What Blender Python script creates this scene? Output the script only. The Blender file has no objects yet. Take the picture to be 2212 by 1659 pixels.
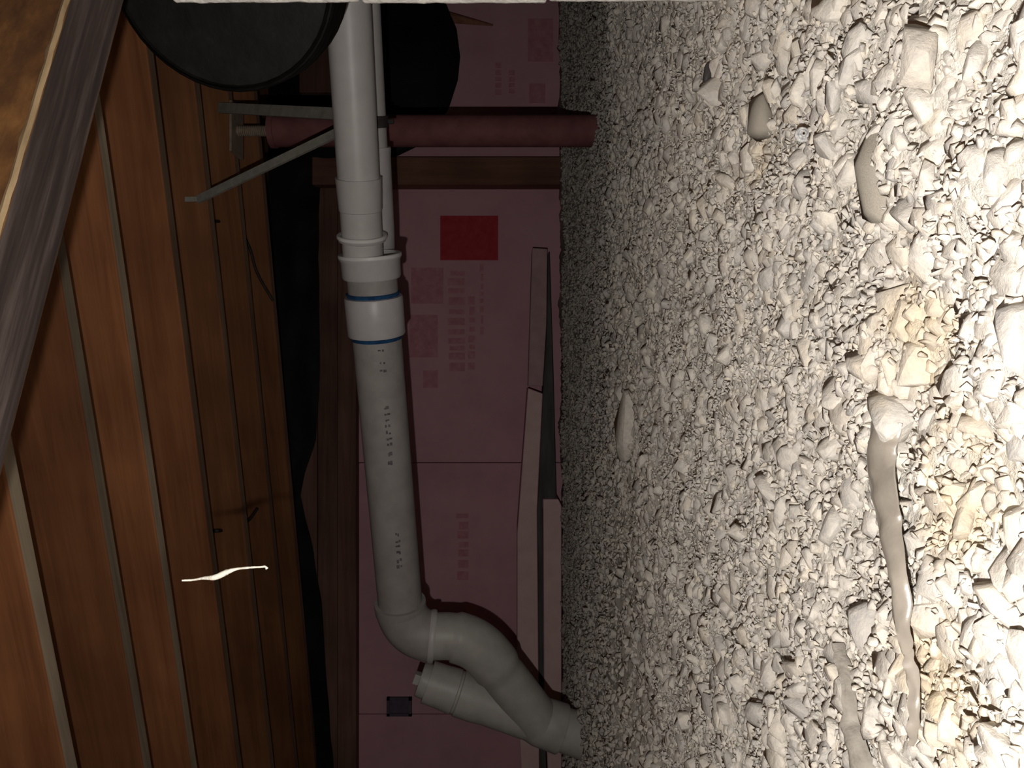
import bpy, bmesh, math, random
import numpy as np
from mathutils import Vector, Matrix, noise as mnoise

R = random.Random(11)
NR = np.random.default_rng(11)
sc = bpy.context.scene
COL = sc.collection

# ------------------------------------------------------------------ camera, world, light, exposure
F, CX, CY, CZ = 1660.0, 829.5, 1106.0, 0.27      # focal length in pixels, centre of the upright frame, lens height
cam_d = bpy.data.cameras.new('camera')
cam_d.sensor_fit = 'HORIZONTAL'; cam_d.sensor_width = 36.0
cam_d.lens = F / 2212.0 * 36.0
cam_d.clip_start = 0.02
cam = bpy.data.objects.new('camera', cam_d); COL.objects.link(cam)
# the phone is held upright while the picture lies on its side: picture right = down, picture top = right
cam.matrix_world = Matrix(((0, 1, 0, 0), (0, 0, -1, 0), (-1, 0, 0, CZ), (0, 0, 0, 1)))
sc.camera = cam

world = bpy.data.worlds.new('world'); sc.world = world; world.use_nodes = True
world.node_tree.nodes['Background'].inputs[0].default_value = (0.5, 0.5, 0.55, 1)
world.node_tree.nodes['Background'].inputs[1].default_value = 0.004

fl_d = bpy.data.lights.new('phone_flash', 'POINT')
fl_d.energy = 36.0; fl_d.color = (1.0, 0.965, 0.92); fl_d.shadow_soft_size = 0.006
fl = bpy.data.objects.new('phone_flash', fl_d); COL.objects.link(fl)
fl.location = (-0.095, -0.01, CZ + 0.036)

vs = sc.view_settings
vs.view_transform = 'Standard'; vs.look = 'None'; vs.exposure = 0.0; vs.gamma = 1.0; vs.use_curve_mapping = False


def P(px, py, Y):
    """a place in the room: the picture spot (px, py) at distance Y from the lens"""
    return Vector(((1659.0 - py - CX) / F * Y, Y, CZ + (CY - px) / F * Y))


# ------------------------------------------------------------------ materials
def mat(name):
    m = bpy.data.materials.new(name); m.use_nodes = True
    nt = m.node_tree
    return m, nt, nt.nodes['Principled BSDF']


def N(nt, kind, **kw):
    n = nt.nodes.new(kind)
    for k, v in kw.items():
        if k.startswith('i_'):
            key = k[2:]
            n.inputs[int(key) if key.isdigit() else key].default_value = v
        else:
            setattr(n, k, v)
    return n


def ramp(nt, fac, stops):
    r = N(nt, 'ShaderNodeValToRGB')
    els = r.color_ramp.elements
    while len(els) < len(stops):
        els.new(0.5)
    for e, (p, c) in zip(els, stops):
        e.position = p; e.color = (*c, 1)
    nt.links.new(fac, r.inputs[0])
    return r


def noise_mat(name, stops, scale=8, detail=5, rough=0.85, bump=0.0, bscale=None, stretch=(1, 1, 1), bdist=0.01, metallic=0.0, spec=0.25):
    m, nt, b = mat(name)
    L = nt.links
    tc = N(nt, 'ShaderNodeTexCoord'); mp = N(nt, 'ShaderNodeMapping')
    mp.inputs['Scale'].default_value = stretch
    L.new(tc.outputs['Object'], mp.inputs[0])
    nz = N(nt, 'ShaderNodeTexNoise', i_Scale=scale, i_Detail=detail, i_Roughness=0.62)
    L.new(mp.outputs[0], nz.inputs['Vector'])
    rp = ramp(nt, nz.outputs['Fac'], stops)
    L.new(rp.outputs[0], b.inputs['Base Color'])
    b.inputs['Roughness'].default_value = rough
    b.inputs['Metallic'].default_value = metallic
    b.inputs['Specular IOR Level'].default_value = spec
    if bump:
        n2 = N(nt, 'ShaderNodeTexNoise', i_Scale=bscale or scale * 3, i_Detail=6)
        L.new(mp.outputs[0], n2.inputs['Vector'])
        bp = N(nt, 'ShaderNodeBump', i_Strength=bump, i_Distance=bdist)
        L.new(n2.outputs['Fac'], bp.inputs['Height']); L.new(bp.outputs[0], b.inputs['Normal'])
    return m


def wood(name, dark, light, knots=True, scale=3.0, rough=0.8, grain=26.0, vary=0.32):
    """long grain along the local X axis, with growth figure, knots and a tint of its own per board"""
    m, nt, b = mat(name)
    L = nt.links
    tc = N(nt, 'ShaderNodeTexCoord'); mp = N(nt, 'ShaderNodeMapping')
    mp.inputs['Scale'].default_value = (0.05, 1, 1)
    oi = N(nt, 'ShaderNodeObjectInfo')
    va = N(nt, 'ShaderNodeVectorMath', operation='ADD')
    cm = N(nt, 'ShaderNodeCombineXYZ')
    mu = N(nt, 'ShaderNodeMath', operation='MULTIPLY', i_1=37.0)
    L.new(oi.outputs['Random'], mu.inputs[0])
    L.new(mu.outputs[0], cm.inputs[0]); L.new(mu.outputs[0], cm.inputs[2])
    L.new(tc.outputs['Object'], va.inputs[0]); L.new(cm.outputs[0], va.inputs[1])
    L.new(va.outputs[0], mp.inputs[0])
    nz = N(nt, 'ShaderNodeTexNoise', i_Scale=grain, i_Detail=6, i_Roughness=0.7, i_Distortion=0.6)
    L.new(mp.outputs[0], nz.inputs['Vector'])
    rp = ramp(nt, nz.outputs['Fac'], [(0.3, dark), (0.72, light)])
    # broad soft patches
    n2 = N(nt, 'ShaderNodeTexNoise', i_Scale=scale, i_Detail=3)
    L.new(va.outputs[0], n2.inputs['Vector'])
    r2 = ramp(nt, n2.outputs['Fac'], [(0.3, (0.72, 0.68, 0.66)), (0.7, (1.18, 1.15, 1.1))])
    mx = N(nt, 'ShaderNodeMix', data_type='RGBA', blend_type='MULTIPLY', i_0=1.0)
    L.new(rp.outputs[0], mx.inputs[6]); L.new(r2.outputs[0], mx.inputs[7])
    out = mx.outputs[2]
    if knots:
        vo = N(nt, 'ShaderNodeTexVoronoi', i_Scale=2.3)
        m3 = N(nt, 'ShaderNodeMapping'); m3.inputs['Scale'].default_value = (0.5, 1, 1)
        L.new(va.outputs[0], m3.inputs[0]); L.new(m3.outputs[0], vo.inputs['Vector'])
        rk = ramp(nt, vo.outputs['Distance'], [(0.02, (0.35, 0.3, 0.28)), (0.05, (0.75, 0.7, 0.66)), (0.09, (1.1, 1.1, 1.05)), (0.16, (1, 1, 1))])
        mk = N(nt, 'ShaderNodeMix', data_type='RGBA', blend_type='MULTIPLY', i_0=1.0)
        L.new(out, mk.inputs[6]); L.new(rk.outputs[0], mk.inputs[7])
        out = mk.outputs[2]
    hv = N(nt, 'ShaderNodeHueSaturation')
    mr = N(nt, 'ShaderNodeMapRange', i_3=1.0 - vary, i_4=1.0 + vary)
    L.new(oi.outputs['Random'], mr.inputs[0]); L.new(mr.outputs[0], hv.inputs['Value'])
    L.new(out, hv.inputs['Color']); L.new(hv.outputs[0], b.inputs['Base Color'])
    b.inputs['Roughness'].default_value = rough
    b.inputs['Specular IOR Level'].default_value = 0.2
    bp = N(nt, 'ShaderNodeBump', i_Strength=0.35, i_Distance=0.003)
    L.new(nz.outputs['Fac'], bp.inputs['Height']); L.new(bp.outputs[0], b.inputs['Normal'])
    return m


STAINS = [(0.034, 0.515, 0.0, 0.050), (-0.072, 0.462, 0.0, 0.050), (-0.186, 0.475, 0.0, 0.055), (-0.02, 0.47, 0.0, 0.03), (0.24, 0.80, 0.0, 0.03)]


def stain(nt, pos, col):
    """ochre stains of a fixed shape in the bed of stone"""
    L = nt.links
    nz = N(nt, 'ShaderNodeTexNoise', i_Scale=26.0, i_Detail=5); L.new(pos, nz.inputs['Vector'])
    acc = None
    for x, y, z, r in STAINS:
        dd = N(nt, 'ShaderNodeVectorMath', operation='DISTANCE'); L.new(pos, dd.inputs[0]); dd.inputs[1].default_value = (x, y, z)
        ma = N(nt, 'ShaderNodeMath', operation='MULTIPLY_ADD', i_1=0.12); L.new(nz.outputs['Fac'], ma.inputs[0]); L.new(dd.outputs['Value'], ma.inputs[2])
        mr = N(nt, 'ShaderNodeMapRange', i_1=r + 0.065, i_2=r + 0.02); L.new(ma.outputs[0], mr.inputs[0])
        if acc is None:
            acc = mr.outputs[0]
        else:
            mm = N(nt, 'ShaderNodeMath', operation='MAXIMUM'); L.new(acc, mm.inputs[0]); L.new(mr.outputs[0], mm.inputs[1]); acc = mm.outputs[0]
    mx = N(nt, 'ShaderNodeMix', data_type='RGBA', blend_type='MULTIPLY'); L.new(acc, mx.inputs[0]); L.new(col, mx.inputs[6])
    mx.inputs[7].default_value = (1.0, 0.915, 0.775, 1)
    return mx.outputs[2]


def stone_mat(name, single):
    m, nt, b = mat(name)
    L = nt.links
    geo = N(nt, 'ShaderNodeNewGeometry')
    oi = N(nt, 'ShaderNodeObjectInfo')
    rnd = oi.outputs['Random'] if single else geo.outputs['Random Per Island']
    tone = ramp(nt, rnd, [(0.0, (0.43, 0.405, 0.375)), (0.12, (0.53, 0.495, 0.445)), (0.3, (0.48, 0.455, 0.42)), (0.45, (0.59, 0.545, 0.48)),
                          (0.62, (0.52, 0.485, 0.44)), (0.8, (0.62, 0.575, 0.505)), (0.9, (0.56, 0.505, 0.425)), (0.96, (0.44, 0.40, 0.35)), (1.0, (0.60, 0.56, 0.50))])
    pos = geo.outputs['Position']
    nz = N(nt, 'ShaderNodeTexNoise', i_Scale=95.0, i_Detail=6, i_Roughness=0.7)
    L.new(pos, nz.inputs['Vector'])
    r1 = ramp(nt, nz.outputs['Fac'], [(0.3, (0.76, 0.76, 0.78)), (0.5, (0.98, 0.97, 0.96)), (0.72, (1.18, 1.15, 1.10))])
    mx = N(nt, 'ShaderNodeMix', data_type='RGBA', blend_type='MULTIPLY', i_0=1.0)
    L.new(tone.outputs[0], mx.inputs[6]); L.new(r1.outputs[0], mx.inputs[7])
    L.new(stain(nt, pos, mx.outputs[2]), b.inputs['Base Color'])
    b.inputs['Roughness'].default_value = 0.9
    b.inputs['Specular IOR Level'].default_value = 0.15
    nm = N(nt, 'ShaderNodeMix', data_type='VECTOR', i_0=0.5)
    L.new(geo.outputs['True Normal'], nm.inputs[4]); L.new(geo.outputs['Normal'], nm.inputs[5])
    nn = N(nt, 'ShaderNodeVectorMath', operation='NORMALIZE'); L.new(nm.outputs[1], nn.inputs[0])
    bz = N(nt, 'ShaderNodeTexNoise', i_Scale=160.0, i_Detail=7, i_Roughness=0.65)
    L.new(pos, bz.inputs['Vector'])
    bp = N(nt, 'ShaderNodeBump', i_Strength=0.55, i_Distance=0.0035)
    L.new(bz.outputs['Fac'], bp.inputs['Height']); L.new(nn.outputs[0], bp.inputs['Normal'])
    L.new(bp.outputs[0], b.inputs['Normal'])
    return m


M = {}
M['stone'] = stone_mat('crushed limestone', True)
M['gravel'] = stone_mat('crushed limestone bed', False)
def dirt_mat():
    m, nt, b = mat('limestone dust and grey soil')
    L = nt.links
    geo = N(nt, 'ShaderNodeNewGeometry'); pos = geo.outputs['Position']
    nz = N(nt, 'ShaderNodeTexNoise', i_Scale=240.0, i_Detail=7, i_Roughness=0.7); L.new(pos, nz.inputs['Vector'])
    dust = ramp(nt, nz.outputs['Fac'], [(0.3, (0.52, 0.485, 0.435)), (0.5, (0.63, 0.59, 0.525)), (0.72, (0.74, 0.695, 0.62))])
    soil = ramp(nt, nz.outputs['Fac'], [(0.3, (0.30, 0.285, 0.26)), (0.5, (0.42, 0.40, 0.365)), (0.75, (0.54, 0.51, 0.465))])
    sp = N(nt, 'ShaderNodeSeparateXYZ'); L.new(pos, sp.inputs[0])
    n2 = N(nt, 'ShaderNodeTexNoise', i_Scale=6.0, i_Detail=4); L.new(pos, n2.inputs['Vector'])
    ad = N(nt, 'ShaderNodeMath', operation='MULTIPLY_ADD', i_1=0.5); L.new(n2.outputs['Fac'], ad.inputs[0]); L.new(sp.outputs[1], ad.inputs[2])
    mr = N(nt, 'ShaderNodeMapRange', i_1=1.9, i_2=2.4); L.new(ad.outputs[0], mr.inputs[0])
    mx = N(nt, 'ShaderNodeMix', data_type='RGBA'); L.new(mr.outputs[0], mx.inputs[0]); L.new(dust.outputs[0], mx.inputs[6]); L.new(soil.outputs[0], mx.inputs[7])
    L.new(stain(nt, pos, mx.outputs[2]), b.inputs['Base Color'])
    b.inputs['Roughness'].default_value = 0.95; b.inputs['Specular IOR Level'].default_value = 0.1
    bz = N(nt, 'ShaderNodeTexNoise', i_Scale=190.0, i_Detail=7, i_Roughness=0.65); L.new(pos, bz.inputs['Vector'])
    bp = N(nt, 'ShaderNodeBump', i_Strength=0.8, i_Distance=0.005); L.new(bz.outputs['Fac'], bp.inputs['Height']); L.new(bp.outputs[0], b.inputs['Normal'])
    return m


M['dirt'] = dirt_mat()
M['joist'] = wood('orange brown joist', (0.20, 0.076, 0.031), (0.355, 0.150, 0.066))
M['joist_dim'] = wood('far joist dimmed in colour', (0.13, 0.052, 0.022), (0.23, 0.103, 0.046))  # joist colour darkened to paint the dimmer light on the far joists
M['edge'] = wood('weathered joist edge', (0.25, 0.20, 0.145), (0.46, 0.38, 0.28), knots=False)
M['edge_dim'] = wood('far joist edge dimmed in colour', (0.15, 0.10, 0.065), (0.29, 0.21, 0.145), knots=False)  # far edges, with the same dimness put into the colour
M['subfloor'] = wood('subfloor boards', (0.18, 0.085, 0.035), (0.30, 0.15, 0.07))
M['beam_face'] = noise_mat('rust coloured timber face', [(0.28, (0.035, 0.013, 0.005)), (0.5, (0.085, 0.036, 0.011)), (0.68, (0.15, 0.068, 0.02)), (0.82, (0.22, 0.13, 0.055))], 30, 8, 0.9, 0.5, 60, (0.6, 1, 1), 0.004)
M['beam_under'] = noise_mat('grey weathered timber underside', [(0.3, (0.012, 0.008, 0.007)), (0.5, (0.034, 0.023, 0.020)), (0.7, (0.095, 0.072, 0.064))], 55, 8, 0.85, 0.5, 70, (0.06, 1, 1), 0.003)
M['beam_arris'] = noise_mat('splintered timber arris', [(0.3, (0.14, 0.09, 0.045)), (0.7, (0.32, 0.23, 0.13))], 50, 6, 0.9, 0.4, 80, (0.2, 1, 1), 0.003)
M['sill'] = wood('dark sill board', (0.13, 0.066, 0.05), (0.24, 0.135, 0.105), knots=False)
M['stud'] = wood('dark brown stud', (0.15, 0.07, 0.05), (0.25, 0.125, 0.09), knots=False)
M['block'] = noise_mat('pale concrete block', [(0.3, (0.62, 0.58, 0.53)), (0.5, (0.76, 0.715, 0.66)), (0.75, (0.84, 0.80, 0.75))], 45, 8, 0.95, 0.7, 110, bdist=0.005)
M['concrete'] = noise_mat('foundation concrete', [(0.3, (0.22, 0.21, 0.2)), (0.7, (0.36, 0.35, 0.33))], 20, 6, 0.95, 0.4, 60)
M['pvc_white'] = noise_mat('white plastic pipe', [(0.3, (0.55, 0.525, 0.51)), (0.7, (0.62, 0.59, 0.575))], 14, 4, 0.42, spec=0.4)
M['pvc_grey'] = noise_mat('greyed plastic pipe', [(0.3, (0.34, 0.315, 0.30)), (0.7, (0.43, 0.40, 0.38))], 18, 5, 0.5, spec=0.35)
M['pvc_fit'] = noise_mat('white plastic fitting', [(0.3, (0.56, 0.53, 0.53)), (0.7, (0.64, 0.61, 0.605))], 20, 5, 0.38, spec=0.45)
M['pvc_cream'] = noise_mat('cream plastic fitting', [(0.3, (0.42, 0.405, 0.375)), (0.7, (0.52, 0.50, 0.46))], 20, 5, 0.45, spec=0.4)
M['pvc_lip'] = noise_mat('bright white plastic lip', [(0.3, (0.78, 0.755, 0.74)), (0.7, (0.84, 0.815, 0.80))], 14, 4, 0.35, spec=0.5)
M['primer'] = noise_mat('blue pipe cement', [(0.35, (0.012, 0.05, 0.14)), (0.7, (0.03, 0.12, 0.27))], 40, 4, 0.5)
M['ink'] = noise_mat('faded black print', [(0.35, (0.10, 0.09, 0.10)), (0.7, (0.22, 0.2, 0.21))], 60, 4, 0.7)
M['red_post'] = noise_mat('red oxide paint', [(0.3, (0.15, 0.055, 0.055)), (0.55, (0.215, 0.085, 0.083)), (0.8, (0.26, 0.12, 0.11))], 12, 6, 0.7, 0.25, 60, bdist=0.002)
M['rod'] = noise_mat('grimy bare steel', [(0.3, (0.22, 0.165, 0.125)), (0.7, (0.36, 0.29, 0.225))], 40, 5, 0.55)
M['galv'] = noise_mat('dull galvanised strap', [(0.3, (0.24, 0.22, 0.19)), (0.7, (0.36, 0.335, 0.29))], 35, 5, 0.6)
M['clamp'] = noise_mat('dark iron clamp', [(0.3, (0.03, 0.028, 0.028)), (0.7, (0.07, 0.06, 0.06))], 35, 5, 0.6)
M['black'] = noise_mat('black shade sheet', [(0.35, (0.0055, 0.006, 0.0075)), (0.7, (0.012, 0.0125, 0.0145))], 6, 5, 0.6, 0.15, 20, bdist=0.01, spec=0.15)
M['duct'] = noise_mat('black duct jacket', [(0.35, (0.003, 0.0028, 0.0026)), (0.6, (0.007, 0.0062, 0.0056)), (0.8, (0.016, 0.014, 0.012))], 25, 6, 0.6, 0.2, 60, bdist=0.004, spec=0.2)
M['foam'] = noise_mat('pink foam board', [(0.3, (0.64, 0.345, 0.40)), (0.55, (0.74, 0.41, 0.465)), (0.8, (0.78, 0.46, 0.51))], 3.5, 6, 0.85, 0.1, 90, bdist=0.002)
M['foam_edge'] = noise_mat('cut pink foam', [(0.3, (0.82, 0.55, 0.53)), (0.7, (0.90, 0.66, 0.63))], 14, 6, 0.9, 0.3, 120, bdist=0.003)
M['red_print'] = noise_mat('solid red print', [(0.3, (0.50, 0.035, 0.05)), (0.75, (0.62, 0.075, 0.09))], 30, 5, 0.8)
M['faint_print'] = noise_mat('worn red print', [(0.35, (0.60, 0.24, 0.29)), (0.55, (0.67, 0.31, 0.36)), (0.75, (0.73, 0.39, 0.445))], 26, 6, 0.85)
M['dark_hole'] = noise_mat('dark grey plastic', [(0.3, (0.10, 0.08, 0.11)), (0.7, (0.16, 0.13, 0.17))], 30, 4, 0.7)
M['batten'] = noise_mat('pinkish brown board', [(0.3, (0.50, 0.32, 0.33)), (0.7, (0.66, 0.43, 0.44))], 14, 6, 0.9, 0.2, 60)
M['gap_dark'] = noise_mat('dark shadow gap', [(0.3, (0.07, 0.068, 0.066)), (0.7, (0.14, 0.135, 0.13))], 30, 6, 0.9, 0.4, 60, (0.15, 1, 1), 0.004)
M['film'] = noise_mat('dusty tan plastic strip', [(0.3, (0.20, 0.175, 0.145)), (0.55, (0.26, 0.228, 0.19)), (0.8, (0.33, 0.29, 0.245))], 22, 6, 0.32, 0.25, 60, (1, 1, 1), 0.003, spec=0.5)
M['root'] = noise_mat('grey brown bark', [(0.3, (0.17, 0.15, 0.125)), (0.7, (0.33, 0.30, 0.26))], 60, 6, 0.9, 0.6, 130, bdist=0.003)
M['tan'] = noise_mat('tan flat stone', [(0.3, (0.31, 0.275, 0.225)), (0.7, (0.44, 0.395, 0.33))], 50, 7, 0.9, 0.6, 120, bdist=0.003)
M['shell'] = noise_mat('grey shell', [(0.35, (0.2, 0.2, 0.21)), (0.6, (0.55, 0.53, 0.5))], 300, 4, 0.5)
M['fibre'] = noise_mat('pale fibre', [(0.3, (0.70, 0.62, 0.47)), (0.6, (0.85, 0.81, 0.72))], 220, 4, 0.8, 0.5, 400, bdist=0.002)
M['cable'] = noise_mat('black cable', [(0.3, (0.015, 0.01, 0.008)), (0.7, (0.04, 0.028, 0.02))], 20, 4, 0.6)
M['kraft'] = noise_mat('brown kraft paper', [(0.3, (0.22, 0.09, 0.055)), (0.7, (0.42, 0.2, 0.13))], 20, 6, 0.9)


# ------------------------------------------------------------------ object helpers
def link(o, parent=None):
    COL.objects.link(o)
    if parent is not None:
        o.parent = parent
    return o


def props(o, label=None, cat=None, group=None, kind=None):
    if label: o['label'] = label
    if cat: o['category'] = cat
    if group: o['group'] = group
    if kind: o['kind'] = kind
    return o


def thing(name, label, cat, loc, group=None):
    o = bpy.data.objects.new(name, None); o.location = loc; o.empty_display_size = 0.05
    link(o)
    return props(o, label, cat, group)


def wloc(o):
    v = Vector((0, 0, 0))
    while o is not None:
        v += o.location; o = o.parent
    return v


def obj(name, verts, faces, mats, parent=None, smooth=None, fmat=None, loc=None, rot=None):
    """ONE mesh object; without rot the vertices are given in world coordinates and moved to loc (or the parent)"""
    me = bpy.data.meshes.new(name)
    base = wloc(parent) if parent is not None else Vector((0, 0, 0))
    if rot is None:
        org = Vector(loc) if loc is not None else base
        vv = [(v[0] - org[0], v[1] - org[1], v[2] - org[2]) for v in verts]
    else:
        vv = [tuple(v) for v in verts]; org = Vector(loc)
    me.from_pydata(vv, [], faces)
    for m in (mats if isinstance(mats, (list, tuple)) else [mats]):
        me.materials.append(m)
    if fmat:
        for p, i in zip(me.polygons, fmat):
            p.material_index = i
    bm = bmesh.new(); bm.from_mesh(me)
    bmesh.ops.recalc_face_normals(bm, faces=bm.faces)
    if smooth is not None:
        for f in bm.faces: f.smooth = True
        lim = math.radians(smooth)
        for e in bm.edges:
            e.smooth = len(e.link_faces) != 2 or e.calc_face_angle(0) < lim
    bm.to_mesh(me); bm.free()
    o = bpy.data.objects.new(name, me)
    link(o, parent)
    o.location = org - base
    if rot is not None:
        o.rotation_euler = rot
    return o


def box_vf(x0, x1, y0, y1, z0, z1):
    v = [(x0, y0, z0), (x1, y0, z0), (x1, y1, z0), (x0, y1, z0), (x0, y0, z1), (x1, y0, z1), (x1, y1, z1), (x0, y1, z1)]
    f = [(0, 3, 2, 1), (4, 5, 6, 7), (0, 1, 5, 4), (1, 2, 6, 5), (2, 3, 7, 6), (3, 0, 4, 7)]
    return v, f


def bevel(o, w, seg=1):
    bm = bmesh.new(); bm.from_mesh(o.data)
    bmesh.ops.bevel(bm, geom=list(bm.edges), offset=w, segments=seg, affect='EDGES', profile=0.5, clamp_overlap=True)
    bm.to_mesh(o.data); bm.free()
    return o


def box(name, x0, x1, y0, y1, z0, z1, m, parent=None, bev=0.0, loc=None):
    v, f = box_vf(x0, x1, y0, y1, z0, z1)
    o = obj(name, v, f, m, parent, loc=loc)
    if bev: bevel(o, bev)
    return o


def frame(d):
    d = Vector(d).normalized()
    a = Vector((0, 0, 1)) if abs(d.z) < 0.9 else Vector((0, 1, 0))
    u = d.cross(a).normalized()
    return d, u, u.cross(d).normalized()


def lathe_vf(p0, axis, prof, n=40, closed=False):
    """prof: (distance along axis, radius) pairs; a radius of 0 closes the end"""
    d, u, w = frame(axis); p0 = Vector(p0)
    V, Fc = [], []
    for t, r in prof:
        c = p0 + d * t
        for k in range(n):
            a = 2 * math.pi * k / n
            V.append(c + u * (r * math.cos(a)) + w * (r * math.sin(a)))
    m = len(prof)
    for i in range(m - 1 if not closed else m):
        j = (i + 1) % m
        for k in range(n):
            k2 = (k + 1) % n
            Fc.append((i * n + k, i * n + k2, j * n + k2, j * n + k))
    if not closed:
        Fc.append(tuple(range(n))[::-1]); Fc.append(tuple((m - 1) * n + k for k in range(n)))
    return V, Fc


def lathe(name, p0, axis, prof, m, parent=None, n=40, closed=False, smooth=32, loc=None):
    V, Fc = lathe_vf(p0, axis, prof, n, closed)
    return obj(name, V, Fc, m, parent, smooth=smooth, loc=loc)


def tube_vf(pts, rad, n=12, cap=True):
    pts = [Vector(p) for p in pts]
    rr = rad if isinstance(rad, (list, tuple)) else [rad] * len(pts)
    V, Fc = [], []
    t0 = (pts[1] - pts[0]).normalized()
    _, u, w = frame(t0)
    for i, p in enumerate(pts):
        a = pts[max(i - 1, 0)]; b = pts[min(i + 1, len(pts) - 1)]
        t = (b - a).normalized()
        u = (u - t * u.dot(t)).normalized(); w = t.cross(u)
        for k in range(n):
            an = 2 * math.pi * k / n
            V.append(p + u * (rr[i] * math.cos(an)) + w * (rr[i] * math.sin(an)))
    for i in range(len(pts) - 1):
        for k in range(n):
            k2 = (k + 1) % n
            Fc.append((i * n + k, i * n + k2, (i + 1) * n + k2, (i + 1) * n + k))
    if cap:
        Fc.append(tuple(range(n))[::-1]); Fc.append(tuple((len(pts) - 1) * n + k for k in range(n)))
    return V, Fc


def tube(name, pts, rad, m, parent=None, n=12, smooth=40, loc=None):
    V, Fc = tube_vf(pts, rad, n)
    return obj(name, V, Fc, m, parent, smooth=smooth, loc=loc)


def join_vf(*parts):
    V, Fc = [], []
    for v, f in parts:
        o = len(V); V += list(v); Fc += [tuple(i + o for i in q) for q in f]
    return V, Fc


def curve(pts, per=8):
    """Catmull-Rom through the points"""
    P_ = [Vector(p) for p in pts]; P_ = [P_[0] * 2 - P_[1]] + P_ + [P_[-1] * 2 - P_[-2]]
    out = []
    for i in range(1, len(P_) - 2):
        a, b, c, d = P_[i - 1], P_[i], P_[i + 1], P_[i + 2]
        for k in range(per):
            t = k / per
            out.append(0.5 * ((2 * b) + (c - a) * t + (2 * a - 5 * b + 4 * c - d) * t * t + (3 * b - a - 3 * c + d) * t ** 3))
    out.append(P_[-2])
    return out


def sheet(name, grid, thick, m, parent=None, loc=None, smooth=60):
    """a thin solid sheet from a grid of rows of points; the thickness is laid off away from the lens (+Y)"""
    nr, nc = len(grid), len(grid[0])
    V = [Vector(p) for row in grid for p in row]
    off = Vector(thick)
    V2 = [p + off for p in V]
    n = len(V); Fc = []
    for i in range(nr - 1):
        for j in range(nc - 1):
            a, b, c, d = i * nc + j, i * nc + j + 1, (i + 1) * nc + j + 1, (i + 1) * nc + j
            Fc.append((a, b, c, d)); Fc.append((a + n, d + n, c + n, b + n))
    ring = [j for j in range(nc)] + [i * nc + nc - 1 for i in range(1, nr)] + [(nr - 1) * nc + j for j in range(nc - 2, -1, -1)] + [i * nc for i in range(nr - 2, 0, -1)]
    for k in range(len(ring)):
        a, b = ring[k], ring[(k + 1) % len(ring)]
        Fc.append((a, a + n, b + n, b))
    return obj(name, V + V2, Fc, m, parent, smooth=smooth, loc=loc)


# ------------------------------------------------------------------ ground
def sstep(a, b, x):
    t = np.clip((x - a) / (b - a), 0, 1)
    return t * t * (3 - 2 * t)


_pl = [(R.uniform(-1, 1), R.uniform(-1, 1), R.uniform(0, 6.28)) for _ in range(24)]


def bed_edge(X):
    return 1.43 + 0.60 * sstep(-0.42, -0.16, X) + 0.03 * np.sin(9 * X) + 0.02 * np.sin(23 * X + 1)


def ground(X, Y):
    X = np.asarray(X, float); Y = np.asarray(Y, float)
    back = -0.011 - 0.033 * X
    wall = 0.02 + 0 * X
    e = bed_edge(X)
    z = back * sstep(0, 1, (Y - e + 0.05) / 0.42)
    z = z + (wall - back) * sstep(3.0, 3.6, Y)
    for i, (a, b, c) in enumerate(_pl):
        f = 5 + i * 2.2
        z = z + 0.0032 * (14 / (14 + i)) * np.sin(f * (a * X + b * Y) * 1.6 + c)
    return z


def gz(x, y):
    return float(ground(x, y))


xs = np.concatenate([np.linspace(-3.4, -1.2, 36), np.linspace(-1.15, 1.15, 190), np.linspace(1.2, 3.4, 36)])
ys = np.concatenate([np.linspace(-1.0, 0.2, 20), np.linspace(0.23, 2.6, 240), np.linspace(2.64, 4.15, 40)])
GX, GY = np.meshgrid(xs, ys)
GZ = ground(GX, GY) + NR.normal(0, 0.0020, GX.shape) + 0.0045 * (1 - sstep(1.6, 2.3, GY))
nx, ny = len(xs), len(ys)
gv = [(float(a), float(b), float(c)) for a, b, c in zip(GX.ravel(), GY.ravel(), GZ.ravel())]
gf = [(i * nx + j, i * nx + j + 1, (i + 1) * nx + j + 1, (i + 1) * nx + j) for i in range(ny - 1) for j in range(nx - 1)]
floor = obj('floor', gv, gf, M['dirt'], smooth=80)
props(floor, 'grey gravel floor of the crawl space', kind='structure')

# ------------------------------------------------------------------ back wall: concrete, pink foam boards, sill boards, stud
WY = 4.0
wall = box('wall_back', -3.4, 3.4, WY + 0.055, WY + 0.25, -0.3, 1.52, M['concrete'])
props(wall, 'foundation wall lined with pink foam boards', kind='structure')
boards = {}
for i, (a, b, dy) in enumerate([(-3.1, -1.722, 0.0), (-1.718, -0.412, 0.004), (-0.408, 1.112, 0.0), (1.118, 2.6, 0.003)]):
    boards[i] = box('foam_board', a, b, WY + dy, WY + 0.053, -0.06, 1.068, M['foam'], wall, bev=0.002)
BF = WY - 0.0012      # print lies on the faces of the boards


def print_patch(board, px0, px1, py0, py1, m, name='print', yy=BF):
    a = P(px1, py1, yy); b = P(px0, py0, yy)
    return box(name, a.x, b.x, yy, WY + 0.006, a.z, b.z, m, boards[board])


o = print_patch(2, 951, 1076, 466, 562, M['red_print'], 'printed_label'); o['label'] = 'solid red printed rectangle'
print_patch(2, 888, 958, 578, 656, M['faint_print'])
print_patch(2, 884, 946, 680, 772, M['faint_print'])
print_patch(2, 914, 946, 800, 838, M['faint_print'])
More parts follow.
